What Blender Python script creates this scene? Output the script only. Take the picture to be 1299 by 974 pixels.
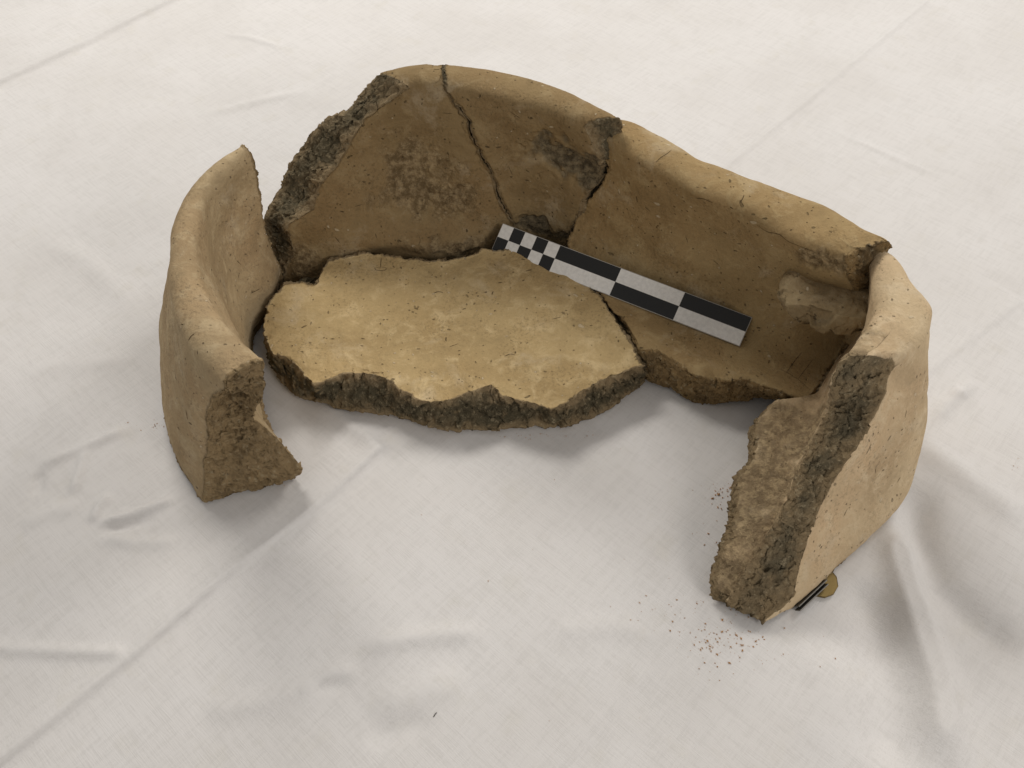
import bpy, bmesh, math, random
import numpy as np

# ------------------------------------------------------------------ camera, world, lamps, exposure
scene = bpy.context.scene
for o in list(bpy.data.objects):
    bpy.data.objects.remove(o)
COL = scene.collection
W, H = 1299.0, 974.0
F_PX, PITCH, CAM_H = 1080.0, math.radians(52.0), 0.48

cam_d = bpy.data.cameras.new('camera')
cam_d.sensor_width = 36.0
cam_d.lens = F_PX / W * 36.0
cam_d.clip_start, cam_d.clip_end = 0.01, 50.0
cam = bpy.data.objects.new('camera', cam_d)
cam.location = (0, 0, CAM_H)
cam.rotation_euler = (math.pi / 2 - PITCH, 0, 0)
COL.objects.link(cam)
scene.camera = cam

world = bpy.data.worlds.new('World')
scene.world = world
world.use_nodes = True
bg = world.node_tree.nodes['Background']
bg.inputs['Color'].default_value = (1.0, 0.965, 0.925, 1)
bg.inputs['Strength'].default_value = 0.275


def ceiling_lamp(name, loc, target, size_x, size_y, watts, colour):
    d = bpy.data.lights.new(name, 'AREA')
    d.shape = 'RECTANGLE'
    d.size, d.size_y, d.energy, d.color = size_x, size_y, watts, colour
    o = bpy.data.objects.new(name, d)
    o.location = loc
    from mathutils import Vector
    o.rotation_euler = (Vector(target) - Vector(loc)).to_track_quat('-Z', 'Y').to_euler()
    COL.objects.link(o)
    return o


ceiling_lamp('ceiling_lamp_left', (-.55, 1.42, 1.22), (0, .4, 0), .75, 0.28, 12.5, (1.0, 0.96, 0.90))
ceiling_lamp('ceiling_lamp_right', (1.20, 1.45, 1.22), (0, .35, 0), .75, 0.28, 12.0, (1.0, 0.96, 0.905))
ceiling_lamp('room_lamp_right', (1.15, -.85, 1.05), (.1, .3, 0), .8, 0.5, 8.0, (1.0, 0.95, 0.90))

vs = scene.view_settings
vs.view_transform = 'Standard'
vs.look = 'None'
vs.exposure = 0.17
vs.gamma = 1.0
vs.use_curve_mapping = False

# ------------------------------------------------------------------ pixel -> place helpers
FW = np.array([0, math.cos(PITCH), -math.sin(PITCH)])
UP = np.array([0, math.sin(PITCH), math.cos(PITCH)])
RT = np.array([1.0, 0, 0])
CAM = np.array([0, 0, CAM_H])


def px(x, y, z):
    """the point at height z that the photograph shows at pixel x, y"""
    d = FW + RT * (x - W / 2) / F_PX - UP * (y - H / 2) / F_PX
    return CAM + d * (z - CAM_H) / d[2]


def cm(x, y, z=0.0):
    return np.array([x / 100, y / 100, z])


def project(P):
    v = P - CAM
    d = v @ FW
    return np.stack([W / 2 + F_PX * (v @ RT) / d, H / 2 - F_PX * (v @ UP) / d], -1)


# ------------------------------------------------------------------ noise
def _hash(ix, iy, iz, s):
    h = (ix.astype(np.int64) * 374761393 + iy.astype(np.int64) * 668265263 + iz.astype(np.int64) * 2147483647 + s * 1274126177) & 0xFFFFFFFF
    h = ((h ^ (h >> 13)) * 1274126177) & 0xFFFFFFFF
    h = ((h ^ (h >> 16)) * 2246822519) & 0xFFFFFFFF
    return ((h ^ (h >> 15)) & 0xFFFFFF) / float(0xFFFFFF) * 2 - 1


def noise(P, scale, seed=0):
    """value noise in -1..1, scale = cell size in metres"""
    Q = P / scale + 100.0 + seed * 7.31
    i = np.floor(Q)
    f = Q - i
    f = f * f * f * (f * (f * 6 - 15) + 10)
    i = i.astype(np.int64)
    r = 0
    for dx in (0, 1):
        wx = f[..., 0] if dx else 1 - f[..., 0]
        for dy in (0, 1):
            wy = f[..., 1] if dy else 1 - f[..., 1]
            for dz in (0, 1):
                wz = f[..., 2] if dz else 1 - f[..., 2]
                r = r + wx * wy * wz * _hash(i[..., 0] + dx, i[..., 1] + dy, i[..., 2] + dz, seed)
    return r


def fbm(P, scale, seed=0, octaves=3, gain=.5):
    r, a = 0, 1.0
    for k in range(octaves):
        r = r + a * noise(P, scale, seed + 11 * k)
        scale *= .48
        a *= gain
    return r


def facets(P, scale, seed=0):
    """chipped planes: every cell of a jittered grid is a flat, randomly tilted facet; returns height and a vector per cell"""
    Q = P / scale + 50.0 + seed * 3.7
    i = np.floor(Q).astype(np.int64)
    best = np.full(len(P), 9.0)
    hgt = np.zeros(len(P))
    vec_ = np.zeros((len(P), 3))
    for dx in (-1, 0, 1):
        for dy in (-1, 0, 1):
            for dz in (-1, 0, 1):
                c = i + np.array([dx, dy, dz])
                j = np.stack([_hash(c[:, 0], c[:, 1], c[:, 2], seed + q) for q in (1, 2, 3)], -1)
                off = Q - (c + .5 + .45 * j)
                d = (off ** 2).sum(-1)
                k = d < best
                h0 = _hash(c[:, 0], c[:, 1], c[:, 2], seed + 4)
                tilt = np.stack([_hash(c[:, 0], c[:, 1], c[:, 2], seed + q) for q in (5, 6, 7)], -1)
                best = np.where(k, d, best)
                hgt = np.where(k, .6 * h0 + (off * tilt).sum(-1), hgt)
                vec_ = np.where(k[:, None], tilt, vec_)
    return hgt, vec_


def smooth(a, b, x):
    t = np.clip((x - a) / (b - a), 0, 1)
    return t * t * (3 - 2 * t)


# ------------------------------------------------------------------ splines and lofts
def catmull(pts, t_in, n, axis0_param=None):
    """pts (m, ...) with knots t_in (m) sampled at n even steps (or at given params)"""
    pts = np.asarray(pts, float)
    m = len(pts)
    T = np.linspace(0, t_in[-1], n) if axis0_param is None else axis0_param
    if m == 2:
        w = (T / t_in[-1]).reshape((-1,) + (1,) * (pts.ndim - 1))
        return pts[0] * (1 - w) + pts[1] * w
    tan = np.zeros_like(pts)
    for k in range(m):
        if k == 0:
            tan[k] = (pts[1] - pts[0]) / (t_in[1] - t_in[0])
        elif k == m - 1:
            tan[k] = (pts[-1] - pts[-2]) / (t_in[-1] - t_in[-2])
        else:
            a, b = t_in[k] - t_in[k - 1], t_in[k + 1] - t_in[k]
            d1, d2 = (pts[k] - pts[k - 1]) / a, (pts[k + 1] - pts[k]) / b
            tan[k] = (d1 * b + d2 * a) / (a + b)
    idx = np.clip(np.searchsorted(t_in, T, side='right') - 1, 0, m - 2)
    h = (t_in[idx + 1] - t_in[idx])
    s = (T - t_in[idx]) / h
    sh = (-1,) + (1,) * (pts.ndim - 1)
    s, h = s.reshape(sh), h.reshape(sh)
    return ((2 * s ** 3 - 3 * s ** 2 + 1) * pts[idx] + (s ** 3 - 2 * s ** 2 + s) * h * tan[idx]
            + (-2 * s ** 3 + 3 * s ** 2) * pts[idx + 1] + (s ** 3 - s ** 2) * h * tan[idx + 1])


def chord(pts):
    pts = np.asarray(pts, float)
    d = np.sqrt(((pts[1:] - pts[:-1]) ** 2).sum(-1)) + 1e-6
    return np.concatenate([[0], np.cumsum(d)])


def loft(rows, nu, nv):
    R = np.stack([catmull(r, chord(r), nu) for r in rows])            # rows, nu, 3
    d = np.sqrt(((R[1:] - R[:-1]) ** 2).sum(-1)).mean(1) + 1e-6
    t = np.concatenate([[0], np.cumsum(d)])
    G = catmull(R, t, nv)                                             # nv, nu, 3
    return G.transpose(1, 0, 2), t / t[-1]


class Ideal:
    """a smooth wall surface on which pixels of the photograph are found again"""
    def __init__(self, rows):
        self.G, _ = loft(rows, 420, 260)
        self.Q = project(self.G)

    def at(self, x, y):
        d = ((self.Q - np.array([x, y])) ** 2).sum(-1)
        k = np.unravel_index(np.argmin(d), d.shape)
        p = self.G[k]
        depth = (p - CAM) @ FW
        if d[k] > 9:
            return p.copy()
        r = FW + RT * (x - W / 2) / F_PX - UP * (y - H / 2) / F_PX
        return CAM + r * depth

    def row(self, pts):
        return [self.at(*p) for p in pts]


# ------------------------------------------------------------------ materials
def new_mat(name):
    m = bpy.data.materials.new(name)
    m.use_nodes = True
    nt = m.node_tree
    b = nt.nodes['Principled BSDF']
    return m, nt, b


class N:
    def __init__(self, nt):
        self.nt = nt

    def node(self, t, **kw):
        n = self.nt.nodes.new(t)
        for k, v in kw.items():
            setattr(n, k, v)
        return n

    def link(self, a, b):
        self.nt.links.new(a, b)

    def val(self, s, x):
        if hasattr(x, 'is_output'):
            self.link(x, s)
        else:
            s.default_value = x

    def noise(self, vec, scale, detail=4, rough=.55, dist=0):
        n = self.node('ShaderNodeTexNoise')
        self.link(vec, n.inputs['Vector'])
        n.inputs['Scale'].default_value = scale
        n.inputs['Detail'].default_value = detail
        n.inputs['Roughness'].default_value = rough
        n.inputs['Distortion'].default_value = dist
        return n.outputs['Fac']

    def voro(self, vec, scale, feature='F1'):
        n = self.node('ShaderNodeTexVoronoi', feature=feature)
        self.link(vec, n.inputs['Vector'])
        n.inputs['Scale'].default_value = scale
        return n

    def ramp(self, fac, a, b, lo=0.0, hi=1.0):
        n = self.node('ShaderNodeMapRange', interpolation_type='SMOOTHSTEP')
        self.link(fac, n.inputs['Value'])
        n.inputs['From Min'].default_value = a
        n.inputs['From Max'].default_value = b
        n.inputs['To Min'].default_value = lo
        n.inputs['To Max'].default_value = hi
        return n.outputs['Result']

    def math(self, op, a, b=0.0, clamp=False):
        n = self.node('ShaderNodeMath', operation=op, use_clamp=clamp)
        self.val(n.inputs[0], a)
        self.val(n.inputs[1], b)
        return n.outputs[0]

    def mix(self, fac, a, b, mode='MIX'):
        n = self.node('ShaderNodeMix', data_type='RGBA', blend_type=mode)
        self.val(n.inputs[0], fac)
        for s, c in ((n.inputs[6], a), (n.inputs[7], b)):
            if hasattr(c, 'is_output'):
                self.link(c, s)
            else:
                s.default_value = tuple(c) + (1,)
        return n.outputs[2]

    def attr(self, name):
        n = self.node('ShaderNodeAttribute', attribute_name=name)
        return n.outputs['Fac']

    def scaled(self, vec, s):
        n = self.node('ShaderNodeMapping')
        self.link(vec, n.inputs['Vector'])
        n.inputs['Scale'].default_value = s
        return n.outputs['Vector']


def clay(name, base, pale, warm, seed, core_gain=1.0, core_col=(.120, .104, .076), margin=(.310, .228, .130)):
    m, nt, b = new_mat(name)
    g = N(nt)
    tc = g.node('ShaderNodeTexCoord')
    mp = g.node('ShaderNodeMapping')
    g.link(tc.outputs['Object'], mp.inputs['Vector'])
    mp.inputs['Location'].default_value = (seed * 1.37, seed * .71, seed * .37)
    v = mp.outputs['Vector']
    # wobbling coordinates so that straw marks curve and differ
    wn = g.node('ShaderNodeTexNoise')
    g.link(v, wn.inputs['Vector'])
    wn.inputs['Scale'].default_value = 38
    wn.inputs['Detail'].default_value = 2
    vm = g.node('ShaderNodeVectorMath', operation='MULTIPLY_ADD')
    g.link(wn.outputs['Color'], vm.inputs[0])
    vm.inputs[1].default_value = (.020, .020, .020)
    g.link(v, vm.inputs[2])
    wv = vm.outputs[0]
    big = g.noise(v, 17, 4, .55)
    med = g.noise(v, 62, 6, .70, .45)
    fine = g.noise(v, 480, 3, .7)
    pn0 = g.noise(v, 34, 3, .6)
    c = g.mix(g.ramp(big, .36, .66), base, warm)
    soil = g.noise(v, 11, 5, .62, .8)
    dust = g.noise(v, 27, 6, .70, .4)
    c = g.mix(g.ramp(soil, .50, .68, 0, .50), c, tuple(x * y for x, y in zip(base, (.66, .62, .58))))
    c = g.mix(g.ramp(dust, .52, .70, 0, .55), c, tuple(.5 * x + .5 * y for x, y in zip(pale, (.58, .50, .38))))
    c = g.mix(g.ramp(med, .48, .70, 0, .85), c, pale)
    c = g.mix(g.ramp(med, .28, .46, .45, 0), c, tuple(x * .64 for x in base))
    patchy = g.ramp(pn0, .40, .68, .12, .62)
    c = g.mix(g.math('MULTIPLY', g.ramp(fine, .34, .50, 1, 0), patchy), c, tuple(x * .52 for x in base))
    c = g.mix(g.ramp(fine, .58, .76, 0, .22), c, tuple(min(1, x * 1.35) for x in pale))

    def marks(scale, stretch, thr, lo, hi):
        """sparse marks: few voronoi cells, each mark with its own size"""
        vo = g.voro(g.scaled(wv, stretch), scale)
        sx = g.node('ShaderNodeSeparateColor')
        g.link(vo.outputs['Color'], sx.inputs[0])
        on = g.ramp(sx.outputs[0], thr, thr + .02)
        size = g.math('MULTIPLY', sx.outputs[1], hi)
        d = g.math('SUBTRACT', vo.outputs['Distance'], size)
        return g.math('MULTIPLY', g.ramp(d, 0, lo, 1, 0), on)
    pit = g.math('MAXIMUM', marks(260, (1, .40, .8), .945, .10, .18), marks(290, (.38, 1, 1), .945, .10, .18))
    pit = g.math('MAXIMUM', pit, g.math('MULTIPLY', marks(380, (1, 1, 1), .87, .10, .28), .85))
    c = g.mix(g.math('MULTIPLY', pit, .72), c, tuple(x * .26 for x in base))
    grit = marks(210, (1, 1, 1), .90, .10, .22)
    c = g.mix(g.math('MULTIPLY', grit, .5), c, (.66, .56, .40))
    # dark fired rough patches on the skin
    rough = g.attr('rough')
    dark = g.attr('dark')
    pr = g.noise(v, 190, 5, .72)
    crust = g.mix(g.ramp(pr, .36, .68), (.120, .080, .040), (.50, .375, .215))
    c = g.mix(g.ramp(g.math('ADD', rough, g.math('MULTIPLY', g.math('SUBTRACT', pr, .5), 1.1)), .25, 1.05, 0, .72), c, crust)
    ash = g.mix(g.ramp(pr, .34, .66), (.085, .070, .046), (.30, .240, .150))
    c = g.mix(g.ramp(g.math('ADD', dark, g.math('MULTIPLY', g.math('SUBTRACT', pr, .5), 1.2)), .20, .90, 0, .90), c, ash)
    # fracture: grey reduced core, brown margins, pale and dark crumbs
    core = g.attr('core')
    pn = g.noise(v, 48, 3, .62, .5)
    pf = g.noise(v, 300, 5, .78)
    pg = g.noise(v, 105, 4, .68, 1.2)
    cc = g.math('ADD', g.math('MULTIPLY', core, core_gain), g.math('MULTIPLY', g.math('SUBTRACT', pn, .5), 1.7))
    fr = g.mix(g.ramp(cc, .10, 1.15), margin, core_col)
    fr = g.mix(g.ramp(pg, .52, .72, 0, .75), fr, tuple(x * 1.15 for x in margin))
    fr = g.mix(g.ramp(pg, .30, .44, .50, 0), fr, tuple(x * .60 for x in core_col))
    fr = g.mix(g.ramp(pf, .53, .70, 0, .80), fr, (.470, .385, .250))
    fr = g.mix(g.ramp(pf, .30, .44, .60, 0), fr, (.045, .036, .024))
    brk = g.attr('brk')
    c = g.mix(g.ramp(g.math('ADD', brk, g.math('MULTIPLY', g.math('SUBTRACT', pf, .5), .7)), .36, .60), c, fr)
    g.link(c, b.inputs['Base Color'])
    b.inputs['Roughness'].default_value = .95
    b.inputs['Specular IOR Level'].default_value = .12
    # relief
    hgt = g.math('ADD', g.math('MULTIPLY', med, 1.5), g.math('MULTIPLY', fine, .45))
    hgt = g.math('SUBTRACT', hgt, g.math('MULTIPLY', pit, 1.4))
    hgt = g.math('ADD', hgt, g.math('MULTIPLY', grit, .5))
    rg = g.math('MAXIMUM', brk, g.math('MAXIMUM', rough, dark))
    hgt = g.math('ADD', hgt, g.math('MULTIPLY', g.math('MULTIPLY', g.math('ADD', g.math('MULTIPLY', pf, 1.5), pr), 1.6), rg))
    bp = g.node('ShaderNodeBump')
    bp.inputs['Strength'].default_value = .85
    bp.inputs['Distance'].default_value = .0012
    g.link(hgt, bp.inputs['Height'])
    g.link(bp.outputs['Normal'], b.inputs['Normal'])
    return m


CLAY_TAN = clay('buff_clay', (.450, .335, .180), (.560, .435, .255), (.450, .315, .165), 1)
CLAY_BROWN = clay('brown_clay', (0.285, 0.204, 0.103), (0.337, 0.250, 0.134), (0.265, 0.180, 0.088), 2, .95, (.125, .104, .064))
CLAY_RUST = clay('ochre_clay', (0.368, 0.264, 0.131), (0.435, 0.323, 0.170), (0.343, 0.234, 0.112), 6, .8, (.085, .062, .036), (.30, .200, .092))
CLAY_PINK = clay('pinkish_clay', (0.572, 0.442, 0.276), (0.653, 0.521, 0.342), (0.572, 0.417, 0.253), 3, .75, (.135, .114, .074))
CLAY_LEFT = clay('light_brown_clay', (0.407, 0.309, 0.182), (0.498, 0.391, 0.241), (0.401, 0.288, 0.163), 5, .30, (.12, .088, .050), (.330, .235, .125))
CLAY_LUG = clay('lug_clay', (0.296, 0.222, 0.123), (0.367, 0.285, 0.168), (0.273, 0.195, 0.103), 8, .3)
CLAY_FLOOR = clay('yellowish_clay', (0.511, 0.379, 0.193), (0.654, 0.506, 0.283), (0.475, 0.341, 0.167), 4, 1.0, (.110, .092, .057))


def plain(name, col, rough=.6, metal=0.0, spec=.4):
    m, nt, b = new_mat(name)
    g = N(nt)
    tc = g.node('ShaderNodeTexCoord')
    n = g.noise(tc.outputs['Object'], 350, 4, .6)
    c = g.mix(g.ramp(n, .3, .7), tuple(x * .86 for x in col), col)
    g.link(c, b.inputs['Base Color'])
    b.inputs['Roughness'].default_value = rough
    b.inputs['Metallic'].default_value = metal
    b.inputs['Specular IOR Level'].default_value = spec
    return m


def tag(o, label=None, cat=None, group=None, kind=None):
    if label:
        o['label'] = label
    if cat:
        o['category'] = cat
    if group:
        o['group'] = group
    if kind:
        o['kind'] = kind
    return o


def mesh_obj(name, V, Fc, mat, parent=None, smooth_=True, attrs=None):
    me = bpy.data.meshes.new(name)
    V = np.asarray(V, np.float32)
    Fc = np.asarray(Fc, np.int32)
    if Fc.ndim == 2:
        n, k = Fc.shape
        me.vertices.add(len(V))
        me.vertices.foreach_set('co', V.ravel())
        me.loops.add(n * k)
        me.loops.foreach_set('vertex_index', Fc.ravel())
        me.polygons.add(n)
        me.polygons.foreach_set('loop_start', np.arange(0, n * k, k, dtype=np.int32))
        me.update(calc_edges=True)
        me.polygons.foreach_set('use_smooth', np.full(n, smooth_))
        me.validate()
    if attrs:
        for kx, a in attrs.items():
            at = me.attributes.new(kx, 'FLOAT', 'POINT')
            at.data.foreach_set('value', np.asarray(a, np.float32))
    if mat:
        me.materials.append(mat)
    o = bpy.data.objects.new(name, me)
    if parent:
        o.parent = parent
    COL.objects.link(o)
    return o


# ------------------------------------------------------------------ sherds
def sherd(name, inner, outer, mat, nu, nv, nk=26, bulge=.010, rim_u=(0, 1), rim_break=False,
          floor_row=None, outer_smooth=True, amp=1.0, patches=(), seed=0, parent=None, dish=None, brk_scale=1.0, jag=1.0, front_core=.2, ragged_bottom=False, cap1_hollow=0.0):
    """thick curved slab. inner / outer: rows of points from the rim down, each row along the wall.
    rim_u: the stretch of the top edge that keeps its rounded rim, the rest is fracture."""
    I, tI = loft(inner, nu, nv)
    O, _ = loft(outer, nu, nv)
    if dish is not None:
        I = dish(I)
    u = np.linspace(0, 1, nu)
    v = np.linspace(0, 1, nv)
    k = np.linspace(0, 1, nk)
    keys = {}
    # surface index arrays
    ids = -np.ones((nu, nv, nk), np.int64)
    surf = np.zeros((nu, nv, nk), bool)
    surf[0], surf[-1], surf[:, 0], surf[:, -1], surf[:, :, 0], surf[:, :, -1] = (True,) * 6
    ii, jj, kk = np.nonzero(surf)
    ids[ii, jj, kk] = np.arange(len(ii))
    kf = k[kk]
    # rim roundness
    rimw = np.ones(nu) if not rim_break else np.zeros(nu)
    if not rim_break:
        rimw = smooth(rim_u[0] - .012, rim_u[0] + .004, u) if rim_u[0] > 0 else np.ones(nu)
        rimw = rimw * ((1 - smooth(rim_u[1] - .004, rim_u[1] + .012, u)) if rim_u[1] < 1 else 1)
    vm = np.sqrt(((I[:, 1:] - I[:, :-1]) ** 2).sum(-1))
    dv = np.concatenate([np.zeros((nu, 1)), np.cumsum(vm, 1)], 1)       # metres from the top edge
    dvb = dv[:, -1:] - dv
    um = np.sqrt(((I[1:] - I[:-1]) ** 2).sum(-1))
    du0 = np.concatenate([np.zeros((1, nv)), np.cumsum(um, 0)], 0)
    du1 = du0[-1:] - du0
    P = I[ii, jj] * (1 - kf)[:, None] + O[ii, jj] * kf[:, None]
    prof = np.sqrt(np.clip(1 - (2 * kf - 1) ** 2, 0, 1)) ** .9
    P[:, 2] += bulge * rimw[ii] * prof * np.clip(1 - dv[ii, jj] / .03, 0, 1)
    thick = np.sqrt(((I - O) ** 2).sum(-1))[ii, jj]
    # distance to the nearest fracture along the skin
    big = 9.0
    d_end = np.minimum(du0[ii, jj], du1[ii, jj])
    d_top = np.where(rimw[ii] > .5, big, dv[ii, jj])
    if rim_break:
        d_top = dv[ii, jj]
    d_bot = dvb[ii, jj]
    d_k = np.where((jj == 0), 0, 0)
    d = np.minimum(d_end, np.minimum(d_top, d_bot))
    if floor_row is not None:
        vf = tI[floor_row]
        dF = np.clip((vf - v[jj]), 0, None) * dv[ii, -1]
        d = np.where(kk == 0, np.minimum(d, dF), d)
    # vertices inside the end caps / rim break / bottom are fracture
    is_cap = (ii == 0) | (ii == nu - 1) | (jj == nv - 1) | ((jj == 0) & (rimw[ii] < .5))
    d = np.where(is_cap, 0, d)
    rim_top = (jj == 0) & (rimw[ii] >= .5) & (ii > 0) & (ii < nu - 1)
    d = np.where(rim_top, np.minimum(du0[ii, jj], du1[ii, jj]), d)
    # for rim stretch next to break stretch
    if not rim_break and (rim_u[0] > 0 or rim_u[1] < 1):
        L = du0[-1, 0]
        if rim_u[1] < 1:
            d = np.where(rim_top, np.minimum(d, np.abs(rim_u[1] - u[ii]) * L), d)
    if floor_row is not None:
        front = (kk == 0) & (v[jj] > tI[floor_row] + .004) & (~is_cap)
    else:
        front = np.zeros(len(ii), bool)
    wall_normal = (O - I) / (np.sqrt(((O - I) ** 2).sum(-1))[..., None] + 1e-9)
    Nw = wall_normal[ii, jj]
    core = np.clip(1 - np.abs(2 * kf - 1) ** 2.2, 0, 1)
    core = np.where(front, front_core, core)
    # jagged outline and rough fracture
    wb = np.exp(-(d / .006) ** 2)
    ws = np.exp(-(d / .0022) ** 2)
    D = np.zeros_like(P)
    vec = lambda sc, s: np.stack([noise(P, sc, s + q) for q in (0, 17, 31)], -1)
    js = 10                                                  # one pattern for all pieces, so that joins fit
    D += vec(.017, js + 1) * (wb * .0020 * amp * jag)[:, None]
    near = wb > .02
    f1 = np.zeros_like(P)
    h1 = np.zeros(len(P))
    h2 = np.zeros(len(P))
    warp = P + .0018 * vec(.006, js + 9)
    h1[near], f1[near] = facets(warp[near], .0085, js)
    h2[near], f2 = facets(warp[near], .0036, js + 20)
    D += f1 * (wb * .0011 * amp * jag)[:, None]
    D[near] += f2 * (ws[near] * .0006 * amp)[:, None]
    D += vec(.0017, js + 4) * (ws * .0005 * amp)[:, None]
    skin = ((kk == 0) | (kk == nk - 1)) & (~is_cap)
    dn = (D * Nw).sum(-1)[:, None] * Nw
    D = np.where(skin[:, None], D - dn * .8, D)
    # deep ragged relief on the fracture face
    capdir = np.zeros_like(P)
    cap0, cap1 = (ii == 0), (ii == nu - 1)
    du_vec = np.gradient(I, axis=0)
    du_vec /= np.sqrt((du_vec ** 2).sum(-1))[..., None] + 1e-9
    capdir[cap0] = -du_vec[0, jj[cap0]]
    capdir[cap1] = du_vec[-1, jj[cap1]]
    topb = (jj == 0) & (rimw[ii] < .5)
    dv_vec = np.gradient(I, axis=1)
    dv_vec /= np.sqrt((dv_vec ** 2).sum(-1))[..., None] + 1e-9
    capdir[topb] = -dv_vec[ii[topb], 0]
    if ragged_bottom:
        botb = (jj == nv - 1) & (ii > 0) & (ii < nu - 1)
        capdir[botb] = dv_vec[ii[botb], -1] * np.array([1, 1, 0])
    inside = np.clip(4 * kf * (1 - kf), 0, 1) ** .5
    ragged = 1.0 * fbm(P, .016, js + 50, 2, .5) + 1.15 * h1 + .55 * h2 + .28 * fbm(P, .0022, js + 53, 2, .6)
    D += capdir * (ragged * .0019 * brk_scale * inside * amp)[:, None]
    if cap1_hollow:
        vv = v[jj]
        D += np.where(cap1[:, None], -capdir * (cap1_hollow * inside ** 2 * np.exp(-((vv - .42) / .26) ** 2) * (1 + .5 * h1))[:, None], 0)
    if front.any():
        fd = np.cross(du_vec[ii, jj], dv_vec[ii, jj])
        D += np.where(front[:, None], fd * (ragged * .0014 * brk_scale * amp)[:, None], 0)
    # soft hand-made unevenness of the skin
    lump = noise(P, .055, seed + 60) * .0014 + noise(P, .022, seed + 61) * .0009 + noise(P, .009, seed + 62) * .00040 + noise(P, .004, seed + 63) * .00018
    side = 2 * kf - 1
    D += Nw * (side * lump * np.where(d > 0, 1, .5))[:, None]
    brk = np.exp(-(d / .0012) ** 2)
    rough = np.zeros(len(P))
    dark = np.zeros(len(P))
    for kind, x, y, rad_x, rad_y, depth in patches:
        Q = project(I)                                             # find the spot of the inner skin seen there
        dd = ((Q - np.array([x, y])) ** 2).sum(-1)
        k0 = np.unravel_index(np.argmin(dd), dd.shape)
        c = I[k0]
        tu, tv = du_vec[k0], dv_vec[k0]
        q = np.sqrt((((P - c) @ tu) / rad_x) ** 2 + (((P - c) @ tv) / rad_y) ** 2)
        q = q + .38 * fbm(P, .012, seed + 70, 3)
        w = (1 - smooth(.50, 1.15, q)) * (kf < .4)
        if kind == 'hollow':
            q0 = (((P - c) @ tu) / rad_x) ** 2 + (((P - c) @ tv) / rad_y) ** 2
            D += Nw * (depth * np.exp(-1.4 * q0) * (kf < .4))[:, None]
        elif kind == 'rough':
            rough = np.maximum(rough, 1 - smooth(.2, 1.2, q)) * (kf < .4)
            D += Nw * (w * (depth + .0007 * fbm(P, .005, seed + 75, 4, .7)))[:, None]
        else:
            dark = np.maximum(dark, w)
            D += Nw * (w * (depth + .0012 * fbm(P, .005, seed + 77, 3)))[:, None]
    P = P + D
    # faces
    faces = []

    def quad(A, flip):
        q = np.stack([A[:-1, :-1], A[1:, :-1], A[1:, 1:], A[:-1, 1:]], -1).reshape(-1, 4)
        faces.append(q[:, ::-1] if flip else q)
    quad(ids[:, :, 0], False)
    quad(ids[:, :, -1], True)
    quad(ids[0], False)
    quad(ids[-1], True)
    quad(ids[:, 0, :], True)
    quad(ids[:, -1, :], False)
    o = mesh_obj(name, P, np.concatenate(faces), mat, parent, True,
                 {'brk': brk, 'core': core, 'rough': rough, 'dark': dark})
    bm = bmesh.new()
    bm.from_mesh(o.data)
    bmesh.ops.recalc_face_normals(bm, faces=bm.faces)
    bm.to_mesh(o.data)
    bm.free()
    return o


R_ = lambda pts, z=None: [px(p[0], p[1], p[2] if len(p) > 2 else z) for p in pts]
GROUP = 'broken pottery basin sherds'

# --- back wall left: ideal wall for the two sherds that join along the hair crack
zA = .142
AB_in = Ideal([
    R_([(300, 215), (345, 178), (395, 148), (450, 127), (518, 114), (564, 114), (634, 129), (695, 143), (741, 161), (800, 190)], zA),
    R_([(318, 282), (357, 252), (405, 232), (460, 219), (513, 212), (562, 214), (634, 214), (683, 219), (730, 235), (790, 262)], .085),
    R_([(335, 345), (368, 320), (415, 316), (465, 312), (510, 309), (560, 308), (632, 287), (672, 284), (718, 298), (775, 326)], .034),
])
AB_out = Ideal([
    R_([(285, 190), (330, 150), (385, 118), (440, 102), (480, 94), (527, 87), (564, 86), (637, 96), (703, 116), (749, 136), (800, 165)], zA),
    [cm(*p) for p in ((-21.8, 45, .07), (-20.0, 49.6, .07), (-16.6, 51.9, .07), (-12.8, 53, .07), (-9, 53.6, .07), (-5, 53.7, .07), (0, 53, .07), (4, 51.4, .07), (7.2, 49.2, .07), (10, 46.5, .07))],
    [cm(*p) for p in ((-21.8, 44.5, 0), (-19.3, 48.2, 0), (-15.8, 50.6, 0), (-12.5, 51.4, 0), (-9, 51.8, 0), (-5, 51.8, 0), (0, 51.3, 0), (4, 50.2, 0), (7, 48.3, 0), (9.8, 45.8, 0))],
])

# sherd A: the broad one with the pitted hollow, fractured on its left
A_in = [AB_in.row(r) for r in (
    [(518, 114), (540, 113), (564.3, 114)],
    [(492, 132), (535, 130), (574, 126)],
    [(464, 155), (525, 155), (595, 155)],
    [(446, 179), (525, 180), (602, 177)],
    [(434, 204), (520, 204), (615, 205)],
    [(402, 242), (515, 243), (630, 240)],
    [(396, 265), (510, 265), (639, 261)],
    [(367, 288), (500, 290), (649.5, 279)],
    [(375, 318), (435, 317), (500, 311), (560, 310), (613, 300), (652, 284)])]
A_in.append(R_([(364, 334), (408, 336), (480, 322), (560, 325), (613, 312), (656, 297)], .022))
A_in.append(R_([(355, 364), (410, 366), (480, 345), (560, 348), (613, 338), (658, 318)], .001))
A_out = [AB_out.row(r) for r in (
    [(473, 101), (520, 88), (563.6, 86)],
    [(457, 117), (520, 104), (573, 104)],
    [(446, 136), (520, 128), (593, 128)],
    [(418, 151), (520, 150), (600, 150)],
    [(397, 169), (515, 172), (612, 176)],
    [(377, 194), (510, 204), (626, 210)],
    [(352, 243), (505, 240), (636, 242)],
    [(335, 277), (500, 275), (645, 270)],
    [(338, 297), (500, 300), (650, 290)])]
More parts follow.
